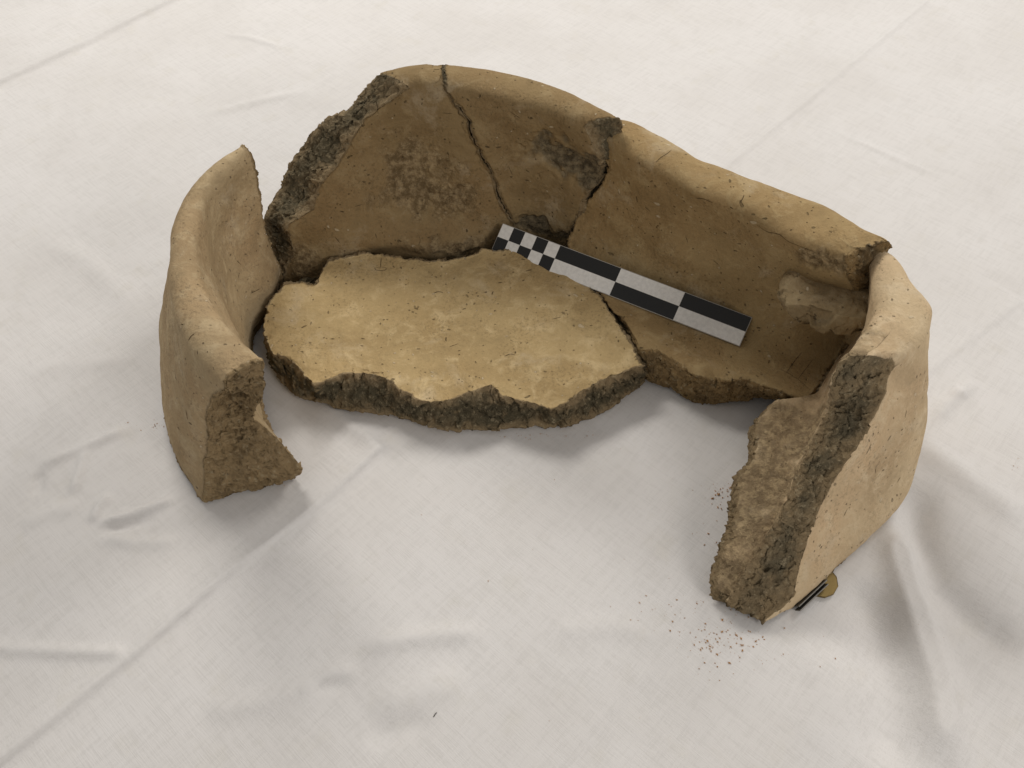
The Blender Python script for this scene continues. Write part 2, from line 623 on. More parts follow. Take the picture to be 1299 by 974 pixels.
A_out.append(R_([(352, 340, .0), (420, 316, 0), (500, 300, 0), (560, 300, 0), (655, 292, 0)]))
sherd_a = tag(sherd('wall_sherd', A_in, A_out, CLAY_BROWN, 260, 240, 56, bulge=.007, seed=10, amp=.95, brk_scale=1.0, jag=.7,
                    patches=(('hollow', 530, 225, .050, .045, .010), ('rough', 530, 235, .040, .038, .0010), ('rough', 575, 262, .025, .02, .001), ('rough', 560, 318, .032, .008, .0005), ('rough', 600, 312, .025, .008, .0005), ('rough', 390, 335, .03, .02, 0))),
              'brown pottery wall sherd with a dark pitted hollow and a ragged grey left break', 'sherd', GROUP)

# sherd B: between the hair crack and the wide crack
B_in = [AB_in.row(r) for r in (
    [(565.2, 114.5), (600, 122), (634, 129), (695, 143), (744, 163)],
    [(575, 126), (635, 140), (690, 155), (750, 175)],
    [(596.5, 155), (640, 165), (690, 178), (758, 199)],
    [(603.6, 177), (640, 180), (700, 200), (759, 214)],
    [(616.7, 205), (650, 208), (700, 222), (751, 232)],
    [(631.8, 240), (660, 235), (700, 244), (738, 253)],
    [(641, 261), (665, 256), (700, 260), (735, 268)],
    [(650, 279), (665, 275), (695, 280), (726, 287)],
    [(652, 284), (665, 283), (690, 288), (720, 302)])]
B_in.append(R_([(656, 312, .002), (672, 306, .002), (695, 312, .002), (722, 325, .002)]))
B_out = [AB_out.row(r) for r in (
    [(565, 86), (637, 96), (703, 116), (749, 136), (789, 158)],
    [(576, 104), (637, 112), (700, 130), (786, 176)],
    [(597, 128), (640, 132), (700, 152), (784, 196)],
    [(616, 176), (650, 174), (700, 194), (778, 222)],
    [(640, 242), (660, 234), (700, 240), (765, 262)],
    [(655, 290), (672, 276), (700, 280), (760, 300)])]
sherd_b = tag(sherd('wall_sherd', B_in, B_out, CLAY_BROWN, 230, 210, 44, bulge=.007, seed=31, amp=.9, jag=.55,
                    patches=(('dark', 722, 205, .036, .022, .0030), ('dark', 742, 232, .016, .020, .0035), ('dark', 684, 290, .024, .013, .003))),
              'brown pottery wall sherd with grey spalled patches between hair crack and wide crack', 'sherd', GROUP)

# sherd C: long back right wall with a piece of the floor and the broken lug
zC = .128
C_in = Ideal([
    R_([(715, 150), (757, 174), (801, 201), (844, 225), (887, 250), (937, 268), (975, 290), (1009, 310), (1052, 326), (1078, 339), (1110, 360)], zC),
    R_([(700, 225), (742, 244), (782, 265), (830, 288), (880, 312), (930, 334), (975, 358), (1012, 378), (1050, 388), (1082, 394), (1112, 402)], .078),
    R_([(690, 296), (728, 308), (770, 328), (820, 354), (872, 380), (925, 402), (968, 422), (1008, 438), (1042, 440), (1072, 434), (1098, 430)], .036),
    R_([(715, 350), (745, 350), (780, 370), (830, 395), (880, 420), (930, 440), (970, 456), (1005, 468), (1035, 470), (1058, 462), (1085, 450)], .0295),
    R_([(760, 395), (800, 420), (830, 436), (855, 450), (883, 470), (911, 482), (954, 490), (990, 500), (1026, 513), (1050, 500), (1075, 480)], .0285)])
C_rows = [C_in.row(r) for r in (
    [(761, 177), (801, 201), (844, 225), (887, 250), (937, 268), (975, 290), (1009, 310), (1048, 324), (1070, 333)],
    [(766, 198), (850, 247), (940, 292), (1010, 330), (1076, 351)],
    [(771, 214), (850, 270), (940, 315), (1010, 350), (1085, 367)],
    [(758, 236), (840, 290), (930, 337), (1010, 375), (1092, 392)],
    [(745, 252), (830, 306), (925, 352), (1010, 398), (1090, 412)],
    [(731, 282), (810, 325), (915, 377), (1010, 424), (1077, 428)],
    [(720, 308), (800, 350), (905, 398), (1000, 440), (1068, 446)],
    [(757, 372), (830, 405), (915, 440), (990, 466), (1046, 474)])]
C_edge = [(806, 431), (817, 443), (827, 444), (855, 458), (883, 475), (911, 482), (954, 486), (982, 497), (1010, 506), (1026, 511)]
C_rows.append(R_(C_edge, .0285))
C_rows.append(R_([(808, 438, .027), (817, 447, .027), (828, 449, .027), (856, 463, .027), (884, 479, .027), (912, 487, .027), (954, 490, .027), (982, 500, .027), (1010, 508, .027), (1026, 513, .027)]))
C_rows.append(R_([(818, 472, .004), (824, 482, .004), (851, 491, .004), (872, 505, .002), (901, 514, .001), (936, 508, .006), (966, 505, .010), (990, 506, .013), (1010, 508, .016), (1024, 511, .018)]))
C_out = [
    R_([(769, 161), (778, 158), (794, 159), (838, 178), (867, 193), (887, 206), (916, 216), (960, 233), (1012, 252), (1041, 263), (1075, 281), (1104, 299), (1122, 308), (1128, 316)], zC),
    [cm(*p) for p in ((7.4, 50.0, .07), (10.2, 48.0, .07), (15.6, 44.0, .07), (19.8, 41.6, .07), (22.4, 39.0, .07), (23.6, 36.8, .07))],
    [cm(*p) for p in ((6.6, 48.8, .006), (9.6, 46.6, .006), (14.8, 43.0, .006), (18.8, 40.8, .006), (21.4, 38.6, .006), (22.8, 36.4, .006))],
    [cm(*p) for p in ((6.8, 46.6, .001), (9.4, 44.0, .001), (14, 40.8, .001), (17.8, 38.8, .001), (20.2, 37.2, .002), (21.4, 35.6, .004))],
    R_([(818, 462, .002), (851, 480, .002), (901, 500, .001), (936, 500, .004), (990, 500, .008), (1026, 506, .012)])]
sherd_c = tag(sherd('wall_sherd', C_rows, C_out, CLAY_RUST, 330, 300, 44, bulge=.008, floor_row=8, seed=52, amp=1.0, jag=.75, front_core=.45, patches=(('rough', 1030, 329, .022, .010, .0012), ('rough', 1060, 335, .018, .010, .0008))),
              'long brown pottery wall sherd with floor piece and a broken lug inside', 'sherd', GROUP)
# broken lug (a part of sherd C): a lumpy knob growing out of the wall, snapped off at its left lower end
def lug():
    c0 = C_in.at(1052, 371)
    tx = C_in.at(1094, 384) - C_in.at(1000, 372)
    tx[2] = 0
    tx /= np.linalg.norm(tx)
    out = np.array([tx[1], -tx[0], 0])
    if out[1] > 0:
        out = -out
    up_ = np.array([0, 0, 1.0])
    nth, nph = 150, 96
    th, ph = np.meshgrid(np.linspace(0, 2 * math.pi, nth, endpoint=False), np.linspace(0, math.pi, nph), indexing='ij')
    sp = lambda x, p: np.sign(x) * np.abs(x) ** p
    X = sp(np.cos(ph), .62)
    Y = sp(np.sin(ph), .62) * sp(np.cos(th), .75)
    Z_ = sp(np.sin(ph), .62) * sp(np.sin(th), .75)
    taper = .80 + .20 * X
    Zs = Z_ * .0150 * taper - .003 * (X < 0) * X ** 2 * 0
    P = c0 + tx * (X * .0285)[..., None] + out * ((Y * .026) * (.86 - .10 * X) + .004)[..., None] + up_ * (Zs + .004 * X ** 2 - .002)[..., None]
    P = P.reshape(-1, 3)
    Xf, Zf, Yf = X.ravel(), Z_.ravel(), Y.ravel()
    P += np.stack([noise(P, .014, q) for q in (3, 4, 5)], -1) * .0026
    h, fv = facets(P, .010, 7)
    low = smooth(.15, -.35, Zf) if False else np.clip(.35 - Zf, 0, 1)
    brk = np.clip(low * 1.2, 0, 1) * .55 + np.clip((-Xf - .72) * 6, 0, 1) * .5
    P += fv * (.0012 + .0018 * np.clip(brk, 0, 1))[:, None] + np.stack([noise(P, .004, q) for q in (13, 14, 15)], -1) * .0007
    # notch under the snapped end
    nt_ = px(1014, 404, .092)
    dn = np.sqrt(((P - nt_) ** 2).sum(-1))
    P += (up_ * .006 - out * .004) * np.exp(-(dn / .006) ** 2)[:, None]
    idx = np.arange(nth * nph).reshape(nth, nph)
    q = np.stack([idx, np.roll(idx, -1, 0)], -1)
    F = np.stack([q[:, :-1, 0], q[:, :-1, 1], q[:, 1:, 1], q[:, 1:, 0]], -1).reshape(-1, 4)
    o = mesh_obj('lug', P, F, CLAY_LUG, sherd_c, True, {'brk': np.clip(brk, 0, .34), 'core': np.zeros(len(P)), 'rough': np.clip(brk, 0, .6), 'dark': np.zeros(len(P))})
    bm = bmesh.new()
    bm.from_mesh(o.data)
    bmesh.ops.remove_doubles(bm, verts=bm.verts, dist=1e-6)
    bmesh.ops.recalc_face_normals(bm, faces=bm.faces)
    bm.to_mesh(o.data)
    bm.free()


lug()

# sherd D: right end, diagonal break down to the front tip
D_rows = [
    R_([(1099, 327, .120), (1103, 345, .122), (1105, 372, .122), (1109, 398, .122), (1098, 420, .122), (1081, 443, .122), (1060, 465, .122),
        (1053, 511, .098), (1041, 538, .084), (1012, 598, .060), (975, 676, .040), (945, 728, .024), (922, 764, .010)]),
    R_([(1096, 392, .080), (1098, 400, .078), (1092, 425, .074), (1075, 455, .072), (1058, 488, .072), (1047, 522, .070), (1034, 545, .066),
        (1005, 604, .048), (968, 682, .035), (940, 732, .020), (919, 764, .008)]),
    R_([(1088, 420, .040), (1075, 440, .036), (1058, 465, .036), (1042, 500, .036), (1034, 525, .036), (1020, 560, .036), (996, 606, .035), (960, 684, .030), (934, 734, .018), (916, 763, .007)]),
    R_([(1060, 456, .030), (1040, 490, .030), (1024, 512, .030), (984, 511, .029), (964, 528, .029), (955, 573, .028), (936, 606, .027), (931, 655, .025), (914, 704, .019), (905, 748, .011)]),
    R_([(1058, 458, .028), (1038, 493, .028), (1020, 515, .028), (981, 514, .027), (961, 531, .027), (952, 576, .026), (933, 609, .025), (928, 658, .023), (911, 707, .017), (903, 750, .009)]),
    R_([(1055, 478, .001), (1034, 512, .001), (1012, 533, .001), (975, 532, .001), (957, 548, .001), (949, 592, .001), (931, 625, .001), (926, 671, .001), (910, 716, .001), (906, 757, .001)])]
D_out = [
    R_([(1111, 323, .120), (1131, 330, .122), (1157, 364, .122), (1180, 394, .121), (1176, 424, .120), (1156, 452, .120), (1130, 469, .120),
        (1123, 495, .110), (1090, 561, .090), (1057, 614, .068), (1036, 655, .053), (1014, 713, .030), (1002, 754, .012), (967, 789, .003)]),
    [cm(23.6, 38.0, .065), cm(25.2, 34.2, .068)] + R_([(1176, 500, .068), (1160, 560, .055), (1118, 610, .045), (1072, 650, .040), (1042, 690, .032), (1012, 745, .012), (968, 790, .002)]),
    [cm(23.8, 38.2, .02), cm(26.2, 33.6, .022)] + R_([(1160, 585, .018), (1146, 630, .010), (1108, 676, .008), (1060, 720, .006), (1010, 764, .003), (967, 791, .001)]),
    [cm(23.2, 37.8, .0), cm(25.4, 33.4, .0)] + R_([(1150, 600, .001), (1138, 636, .001), (1102, 680, .001), (1056, 725, .001), (1006, 767, .001), (966, 791, .001)])]
_r0 = chord(D_rows[0])
sherd_d = tag(sherd('wall_sherd', D_rows, D_out, CLAY_PINK, 350, 220, 56, bulge=.008, rim_u=(0, float(_r0[6] / _r0[-1])), floor_row=3, seed=90, amp=.95, brk_scale=1.1, jag=.6,
                    patches=(('rough', 990, 550, .045, .045, 0), ('rough', 968, 610, .045, .045, .0004), ('rough', 950, 680, .045, .045, 0), ('rough', 930, 730, .04, .04, 0))),
              'pinkish pottery corner sherd with long diagonal dark break, propped on coins', 'sherd', GROUP)

# sherd L: left end, standing free with a stub of floor at its near foot
L_in = [
    R_([(320, 201, .121), (300, 219, .125), (270, 250), (255, 300), (258, 355), (278, 401), (303, 432), (333, 464)], .126),
    R_([(328, 235, .100), (300, 262, .098), (278, 300, .095), (272, 345, .095), (285, 390, .095), (303, 425, .095), (318, 458, .097), (332, 499, .100)]),
    R_([(338, 293, .062), (316, 320, .06), (300, 350, .058), (296, 385, .058), (303, 425, .058), (314, 465, .06), (318, 500, .064), (323, 532, .066)]),
    R_([(354, 338, .032), (349, 370, .022), (318, 420, .016), (316, 445, .016), (322, 480, .020), (330, 520, .030), (346, 553, .046)]),
    R_([(356, 345, .024), (350, 374, .015), (319, 426, .010), (318, 450, .010), (330, 500, .016), (346, 550, .026), (377, 588, .026)]),
    R_([(356, 352, .004), (351, 380, .002), (322, 430, .001), (322, 458, .001), (332, 510, .001), (346, 560, .001), (374, 606, .001)])]
L_out = [
    R_([(310, 196, .121), (283, 210, .125), (259, 230), (229, 270), (219, 300), (216, 348), (225, 402), (250, 454), (286, 491)], .126),
    [cm(-19.4, 48.6, .075), cm(-22.0, 44.6, .075), cm(-22.9, 40.5, .075)] + R_([(208, 430, .075), (214, 470, .075), (236, 510, .078), (266, 520, .088)]),
    [cm(-20.6, 49.2, .03), cm(-23.6, 45, .03), cm(-24.6, 40.5, .03)] + R_([(206, 500, .030), (212, 540, .026), (232, 580, .022), (263, 590, .035)]),
    [cm(-20.4, 49.0, .002), cm(-23.2, 45, .002), cm(-24.2, 40.5, .002)] + R_([(208, 525, .006), (214, 555, .002), (233, 597, .001), (260, 638, .001)])]
sherd_l = tag(sherd('wall_sherd', L_in, L_out, CLAY_LEFT, 290, 220, 56, bulge=.009, floor_row=4, seed=120, amp=1.0, brk_scale=1.25, jag=.6, cap1_hollow=.012),
              'curved tan pottery wall sherd standing free with a rounded rim and floor stub', 'sherd', GROUP)

# sherd F: the floor
F_top = [
    R_([(358, 361, .029), (380, 358, .030), (403, 357, .030), (410, 343, .031), (418, 332, .031), (432, 326, .031), (483, 321, .031), (514, 326, .031), (550, 331, .031), (586, 326, .031), (614, 319, .031), (655, 318, .031), (700, 328, .030), (742, 358, .030)]),
    R_([(350, 376), (420, 360), (500, 355), (600, 355), (680, 358), (755, 374)], .0285),
    R_([(339, 396), (420, 385), (500, 382), (600, 385), (700, 390), (778, 398)], .0275),
    R_([(334, 415), (420, 415), (500, 418), (600, 425), (720, 425), (801, 433)], .0272),
    R_([(338, 436), (400, 450), (480, 455), (600, 468), (720, 465), (810, 450)], .0275),
    R_([(346, 451), (360, 455), (375, 466), (390, 480), (403, 487), (417, 482), (431, 477), (461, 475), (480, 477), (492, 482), (515, 498), (539, 508), (555, 508), (569, 504), (597, 494), (626, 491), (634, 500), (655, 508), (671, 512), (703, 520), (720, 508), (738, 496), (784, 474), (816, 462)], .027),
]
F_bot = [
    [p * np.array([1, 1, 0]) + np.array([0, .006, .001]) for p in R_([(362, 372), (403, 364), (432, 345), (550, 348), (614, 340), (700, 350), (748, 378)], .0)],
    R_([(345, 430), (500, 440), (700, 440), (812, 450)], .001),
    R_([(348, 474, .003), (375, 500, .004), (417, 513, .005), (461, 523, .005), (514, 530, .004), (545, 541, .002), (561, 545, .001), (597, 548, .001), (640, 547, .001), (675, 544, .001), (717, 540, .001), (770, 518, .001), (820, 484, .001)])]
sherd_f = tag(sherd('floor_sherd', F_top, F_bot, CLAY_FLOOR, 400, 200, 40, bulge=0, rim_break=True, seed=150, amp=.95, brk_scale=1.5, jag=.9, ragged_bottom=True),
              'flat yellowish pottery floor sherd with a dark ragged front edge on the cloth', 'sherd', GROUP)

# incised lines, hair cracks and straw scratches that can be followed by eye
from mathutils.bvhtree import BVHTree
from mathutils import Vector
GROOVE_SHADE = plain('groove_shadow_brown', (.110, .076, .040), .95, 0, .05)  # flat ribbons on the skin; the shade inside grooves is put into this brown


def scratches(owner, lines):
    bv = BVHTree.FromPolygons([v.co.copy() for v in owner.data.vertices], [tuple(p.vertices) for p in owner.data.polygons])
    for name, pts, wd in lines:
        t = chord(np.array(pts, float))
        Q = catmull(np.array(pts, float), t, max(6, int(t[-1] / 1.6)))
        V, Fc, prev = [], [], None
        for q, (x, y) in enumerate(Q):
            r = FW + RT * (x - W / 2) / F_PX - UP * (y - H / 2) / F_PX
            r = r / np.linalg.norm(r)
            hit, nrm, _, _ = bv.ray_cast(Vector(CAM), Vector(r))
            if hit is None:
                continue
            p, n = np.array(hit), np.array(nrm)
            if n @ r > 0:
                n = -n
            V.append((p, n))
        if len(V) < 2:
            continue
        out = []
        for q, (p, n) in enumerate(V):
            a, b_ = V[max(0, q - 1)][0], V[min(len(V) - 1, q + 1)][0]
            tdir = (b_ - a) / (np.linalg.norm(b_ - a) + 1e-9)
            sd = np.cross(n, tdir)
            f = min(q, len(V) - 1 - q) / max(1, (len(V) - 1) / 2)
            w = wd * .30 * (.35 + .65 * min(1, f * 2)) * (.75 + .5 * abs(math.sin(q * 2.3)))
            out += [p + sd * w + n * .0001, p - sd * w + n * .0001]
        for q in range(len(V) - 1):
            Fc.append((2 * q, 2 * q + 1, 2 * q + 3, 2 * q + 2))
        mesh_obj(name, out, Fc, GROOVE_SHADE, owner)


ell = [(483 + 7.5 * math.cos(a), 341 + 2.2 * math.sin(a)) for a in np.linspace(-1.5, 4.6, 14)]
scratches(sherd_f, [('incised_line', [(484, 327), (483, 333), (483, 340)], .0007), ('incised_loop', ell, .0006),
                    ('straw_mark', [(550, 372), (556, 370), (562, 371)], .0010), ('straw_mark', [(458, 429), (463, 430)], .0010),
                    ('straw_mark', [(640, 452), (648, 449), (653, 450)], .0008), ('straw_mark', [(395, 408), (394, 412)], .0008),
                    ('straw_mark', [(700, 405), (712, 402)], .0006), ('straw_mark', [(570, 440), (581, 436)], .0006)])
scratches(sherd_c, [('hair_crack', [(882, 251), (892, 252), (904, 257)], .0012), ('hair_crack', [(960, 285), (974, 294), (988, 297), (1000, 306), (1012, 311), (1032, 319)], .0007),
                    ('scratch', [(998, 472), (1008, 458), (1017, 447)], .0006), ('scratch', [(1012, 481), (1022, 468), (1031, 456)], .0005),
                    ('scratch', [(990, 468), (1012, 481), (1027, 494)], .0005), ('scratch', [(832, 206), (838, 200), (846, 195), (852, 190)], .0007),
                    ('hair_crack', [(938, 258), (942, 252), (944, 247)], .0008), ('straw_mark', [(926, 262), (930, 265)], .0012),
                    ('straw_mark', [(818, 262), (825, 268)], .0006), ('straw_mark', [(905, 330), (912, 336)], .0006), ('straw_mark', [(870, 300), (873, 308)], .0006)])
scratches(sherd_a, [('scratch', [(531, 311), (533, 305), (532, 300)], .0006), ('straw_mark', [(425, 300), (431, 308)], .0008), ('straw_mark', [(476, 296), (478, 302)], .0007),
                    ('straw_mark', [(560, 143), (574, 144)], .0006), ('straw_mark', [(450, 262), (460, 259)], .0006)])
scratches(sherd_b, [('straw_mark', [(629, 187), (636, 186)], .0016), ('straw_mark', [(648, 142), (660, 150)], .0007), ('straw_mark', [(645, 210), (650, 222)], .0006)])
scratches(sherd_d, [('straw_mark', [(1105, 563), (1101, 572), (1098, 577)], .0010), ('straw_mark', [(1111, 594), (1110, 600)], .0008), ('straw_mark', [(1142, 605), (1138, 612)], .0009),
                    ('straw_mark', [(1070, 655), (1075, 645)], .0007), ('straw_mark', [(1090, 690), (1096, 684)], .0007), ('straw_mark', [(1150, 520), (1148, 530)], .0007)])
scratches(sherd_l, [('straw_mark', [(239, 432), (243, 426), (247, 423)], .0010), ('straw_mark', [(230, 411), (233, 412)], .0010), ('straw_mark', [(300, 330), (306, 336)], .0007),
                    ('straw_mark', [(236, 520), (238, 532)], .0008), ('straw_mark', [(318, 372), (330, 366)], .0008), ('straw_mark', [(222, 470), (223, 480)], .0007)])

# ------------------------------------------------------------------ scale bar leaning at the foot of the back wall
BAR_L, BAR_W, BAR_T = .20, .022, .0016
tl = np.array([-.007, .499, .0415])
ex = np.array([.174, -.099, .0015])
ex /= np.linalg.norm(ex)
ey = np.array([.0085, .0155, .0125])
ey -= ex * (ex @ ey)
ey /= np.linalg.norm(ey)
ez = np.cross(ex, ey)
WHITE = plain('printed_white', (.88, .865, .83), .55)
BLACK = plain('printed_black', (.012, .012, .012), .5, 0, .5)
EDGE = plain('board_edge', (.50, .47, .42), .6)


def bar_box(name, x0, x1, y0, y1, z0, z1, mat, parent, bevel=.0):
    bm = bmesh.new()
    vs_ = [bm.verts.new((x, y, z)) for z in (z0, z1) for y in (y0, y1) for x in (x0, x1)]
    for f in ((0, 2, 3, 1), (4, 5, 7, 6), (0, 1, 5, 4), (2, 6, 7, 3), (0, 4, 6, 2), (1, 3, 7, 5)):
        bm.faces.new([vs_[q] for q in f])
    if bevel:
        bmesh.ops.bevel(bm, geom=bm.edges[:], offset=bevel, segments=2, affect='EDGES')
    me = bpy.data.meshes.new(name)
    bm.to_mesh(me)
    bm.free()
    me.materials.append(mat)
    o = bpy.data.objects.new(name, me)
    o.parent = parent
    COL.objects.link(o)
    return o


from mathutils import Matrix
bar = bpy.data.objects.new('scale_bar', None)
bar.empty_display_size = .02
bl = tl - ey * BAR_W
M = Matrix(((ex[0], ey[0], ez[0], bl[0]), (ex[1], ey[1], ez[1], bl[1]), (ex[2], ey[2], ez[2], bl[2]), (0, 0, 0, 1)))
bar.matrix_world = M
COL.objects.link(bar)
tag(bar, 'black and white checked photo scale bar leaning on the basin wall', 'scale bar')
bar_box('board', 0, BAR_L, 0, BAR_W, -BAR_T, 0, EDGE, bar, .0002)
m_ = .0004
cells = [(.01 * q, .01 * (q + 1)) for q in range(5)] + [(.05 + .05 * q, .10 + .05 * q) for q in range(3)]
for q, (a, b_) in enumerate(cells):
    for r in (0, 1):
        black = (q + r) % 2 == 0 if q < 5 else (q + r) % 2 == 0
        y0, y1 = (m_, BAR_W / 2) if r == 0 else (BAR_W / 2, BAR_W - m_)
        a2, b2 = max(a, m_), min(b_, BAR_L - m_)
        bar_box('black_field' if black else 'white_field', a2 + .00006, b2 - .00006, y0 + .00006, y1 - .00006, 0, .00012, BLACK if black else WHITE, bar)

# ------------------------------------------------------------------ cloth
def build_cloth():
    xs = np.concatenate([np.linspace(-1.5, -.62, 40)[:-1], np.linspace(-.62, .62, 640), np.linspace(.62, 1.5, 40)[1:]])
    ys = np.concatenate([np.linspace(-.5, .04, 24)[:-1], np.linspace(.04, 1.0, 500), np.linspace(1.0, 2.2, 50)[1:]])
    X, Y = np.meshgrid(xs, ys, indexing='ij')
    P = np.stack([X, Y, np.zeros_like(X)], -1)
    Z = np.zeros_like(X)

    def polyd(pts):
        g = np.array([px(a, b, 0)[:2] for a, b in pts])
        best = np.full(X.shape, 9.0)
        sd = np.zeros(X.shape)
        tt = np.zeros(X.shape)
        Ls = chord(g)
        for q in range(len(g) - 1):
            a, b = g[q], g[q + 1]
            e = b - a
            L = np.linalg.norm(e)
            e = e / L
            t = np.clip((X - a[0]) * e[0] + (Y - a[1]) * e[1], 0, L)
            dx, dy = X - a[0] - t * e[0], Y - a[1] - t * e[1]
            dd = np.hypot(dx, dy)
            s = np.sign(e[0] * dy - e[1] * dx)
            k = dd < best
            best = np.where(k, dd, best)
            sd = np.where(k, s * dd, sd)
            tt = np.where(k, (Ls[q] + t) / Ls[-1], tt)
        return best, sd, tt

    def ridge(pts, h, w, fade=.15, skew=0.0):
        nonlocal Z
        d, s, t = polyd(pts)
        w_ = w * (1 + skew * np.sign(s))
        f = smooth(-.001, fade, t) * (1 - smooth(1 - fade, 1.001, t)) if fade else 1
        Z = Z + h * f * np.exp(-(d / w_) ** 2) * (1 + .35 * noise(P, .03, 5))

    def crease(pts, h, w, fade=0.02):
        """pressed fold line: a slow slope up to the line, then a quick drop"""
        nonlocal Z
        d, s, t = polyd(pts)
        f = smooth(-.001, fade, t) * (1 - smooth(1 - fade, 1.001, t))
        prof_ = np.where(s > 0, np.exp(-np.abs(s) / (3.2 * w)), np.exp(-np.abs(s) / (.55 * w)))
        Z = Z + f * h * prof_ * (1 + .3 * noise(P, .05, 8))

    # pressed fold lines
    crease([(-60, 1015), (0, 967), (175, 830), (284, 734), (355, 680), (420, 628), (489, 563)], .0042, .0042)
    crease([(-30, 122), (110, 57), (260, -18), (420, -100)], .0050, .0050)
    crease([(905, 226), (985, 160), (1060, 98), (1180, 0)], .0020, .004)
    crease([(1090, 560), (1180, 470), (1299, 380)], .0016, .005)
    ridge([(-60, 818), (0, 822), (80, 826), (168, 830)], .0026, .0040, .10)
    crease([(700, 974), (900, 780)], .0006, .004, .2)
    # long soft folds spreading from the corner sherd
    ridge([(1130, 650), (1148, 720), (1165, 780), (1185, 860), (1205, 990)], 0.0094, .0110, .2)
    ridge([(1158, 600), (1166, 680), (1190, 745), (1245, 795), (1320, 835)], -0.0080, .0120, .2)
    ridge([(1080, 725), (1112, 790), (1130, 870), (1135, 990)], -0.0065, .0140, .2)
    ridge([(1160, 555), (1220, 600), (1310, 665)], 0.0051, .0100, .25)
    ridge([(1205, 505), (1215, 495), (1225, 508)], 0.0022, .0030, .3)
    ridge([(1180, 540), (1200, 512), (1240, 480)], 0.0029, .005, .3)
    ridge([(1040, 800), (1050, 880), (1020, 974)], 0.0029, .0140, .3)
    # crumple left
    ridge([(45, 594), (75, 580), (101, 569), (167, 541)], 0.0032, .0040, .2)
    ridge([(110, 566), (100, 600), (90, 630)], 0.0026, .0035, .25)
    ridge([(48, 595), (46, 630)], -0.0020, .004, .3)
    ridge([(115, 664), (125, 642), (140, 625)], 0.0026, .0035, .25)
    ridge([(117, 665), (167, 652), (230, 630)], 0.0029, .0035, .25)
    ridge([(120, 672), (160, 668), (200, 655)], -0.0023, .004, .3)
    ridge([(122, 678), (172, 688), (235, 688)], 0.0020, .0045, .3)
    ridge([(20, 670), (60, 650), (110, 640)], 0.0017, .006, .3)
    # crumple bottom centre
    ridge([(388, 864), (405, 871), (425, 870), (455, 858)], -0.0016, .0050, .35)
    ridge([(370, 880), (420, 855), (460, 848)], 0.0022, .006, .3)
    ridge([(457, 923), (485, 933), (531, 919), (552, 903)], -0.0019, .0070, .35)
    ridge([(450, 900), (522, 882), (600, 855)], 0.0026, .0090, .35)
    ridge([(450, 824), (522, 808), (623, 799)], 0.0026, .0060, .25)
    ridge([(690, 800), (780, 795), (860, 812)], 0.0017, .0070, .25)
    ridge([(250, 905), (330, 890), (400, 868)], 0.0020, .0070, .25)
    # slack between floor sherd and left sherd
    ridge([(385, 508), (425, 525), (465, 550), (490, 580)], .0026, .0070, .3)
    ridge([(350, 510), (385, 540), (400, 590)], -.0018, .0090, .3)
    ridge([(600, 575), (700, 585), (800, 545)], .0014, .0100, .3)
    # faint folds far back
    ridge([(280, 40), (320, 48), (365, 62)], .0014, .0040, .3)
    ridge([(400, 110), (320, 130), (240, 150)], .0014, .0060, .3)
    ridge([(1065, 167), (1130, 195), (1210, 230)], .0012, .0040, .3)
    ridge([(40, 300), (110, 330), (180, 400)], .0014, .0100, .3)
    ridge([(20, 480), (80, 460), (180, 455)], .0012, .0080, .3)
    Z = Z + noise(P, .16, 3) * .0016 + noise(P, .07, 4) * .0007 + noise(P, .028, 6) * .00018
    Z = Z + np.abs(noise(P * np.array([1, .45, 1]), .035, 12)) * .0003
    Z -= .0008
    Z = Z - .012 * np.maximum(0, Z - .0055) / .012
    P[..., 2] = Z
    # weave follows the cloth
    nx, ny = X.shape
    idx = np.arange(nx * ny).reshape(nx, ny)
    q = np.stack([idx[:-1, :-1], idx[1:, :-1], idx[1:, 1:], idx[:-1, 1:]], -1).reshape(-1, 4)
    return P.reshape(-1, 3), q


m, nt, b = new_mat('white_cotton_cloth')
g = N(nt)
tc = g.node('ShaderNodeTexCoord')
mp = g.node('ShaderNodeMapping')
g.link(tc.outputs['Object'], mp.inputs['Vector'])
mp.inputs['Rotation'].default_value = (0, 0, math.radians(-48))
v = mp.outputs['Vector']
warp = g.noise(g.scaled(v, (1, .05, 1)), 1700, 3, .6)
weft = g.noise(g.scaled(v, (.05, 1, 1)), 1700, 3, .6)
slub = g.noise(g.scaled(v, (1, .12, 1)), 330, 4, .6)
slub2 = g.noise(g.scaled(v, (.12, 1, 1)), 330, 4, .6)
weave = g.math('ADD', g.math('ADD', warp, weft), g.math('MULTIPLY', g.math('ADD', slub, slub2), .9))
blot = g.noise(v, 9, 4, .55)
blot2 = g.noise(v, 34, 4, .6)
c = g.mix(g.ramp(blot, .35, .68), (.722, .703, .688), (.684, .662, .642))
c = g.mix(g.ramp(blot2, .55, .75, 0, .35), c, (.64, .612, .555))
c = g.mix(g.ramp(g.math('MULTIPLY', weave, .263), .42, .53, .24, 0), c, (.50, .485, .46))
g.link(c, b.inputs['Base Color'])
b.inputs['Roughness'].default_value = .95
b.inputs['Specular IOR Level'].default_value = .1
bp = g.node('ShaderNodeBump')
bp.inputs['Strength'].default_value = .4
bp.inputs['Distance'].default_value = .0004
g.link(weave, bp.inputs['Height'])
g.link(bp.outputs['Normal'], b.inputs['Normal'])
V_, Q_ = build_cloth()
cloth = mesh_obj('tablecloth', V_, Q_, m)
tag(cloth, 'white cotton cloth with pressed fold lines and soft wrinkles', 'cloth', kind='structure')

# ------------------------------------------------------------------ coin and metal plates propping the corner sherd
BRASS = plain('worn_brass', (.26, .19, .08), .5, 1.0)
STEEL = plain('dull_steel', (.22, .21, .19), .5, 1.0)


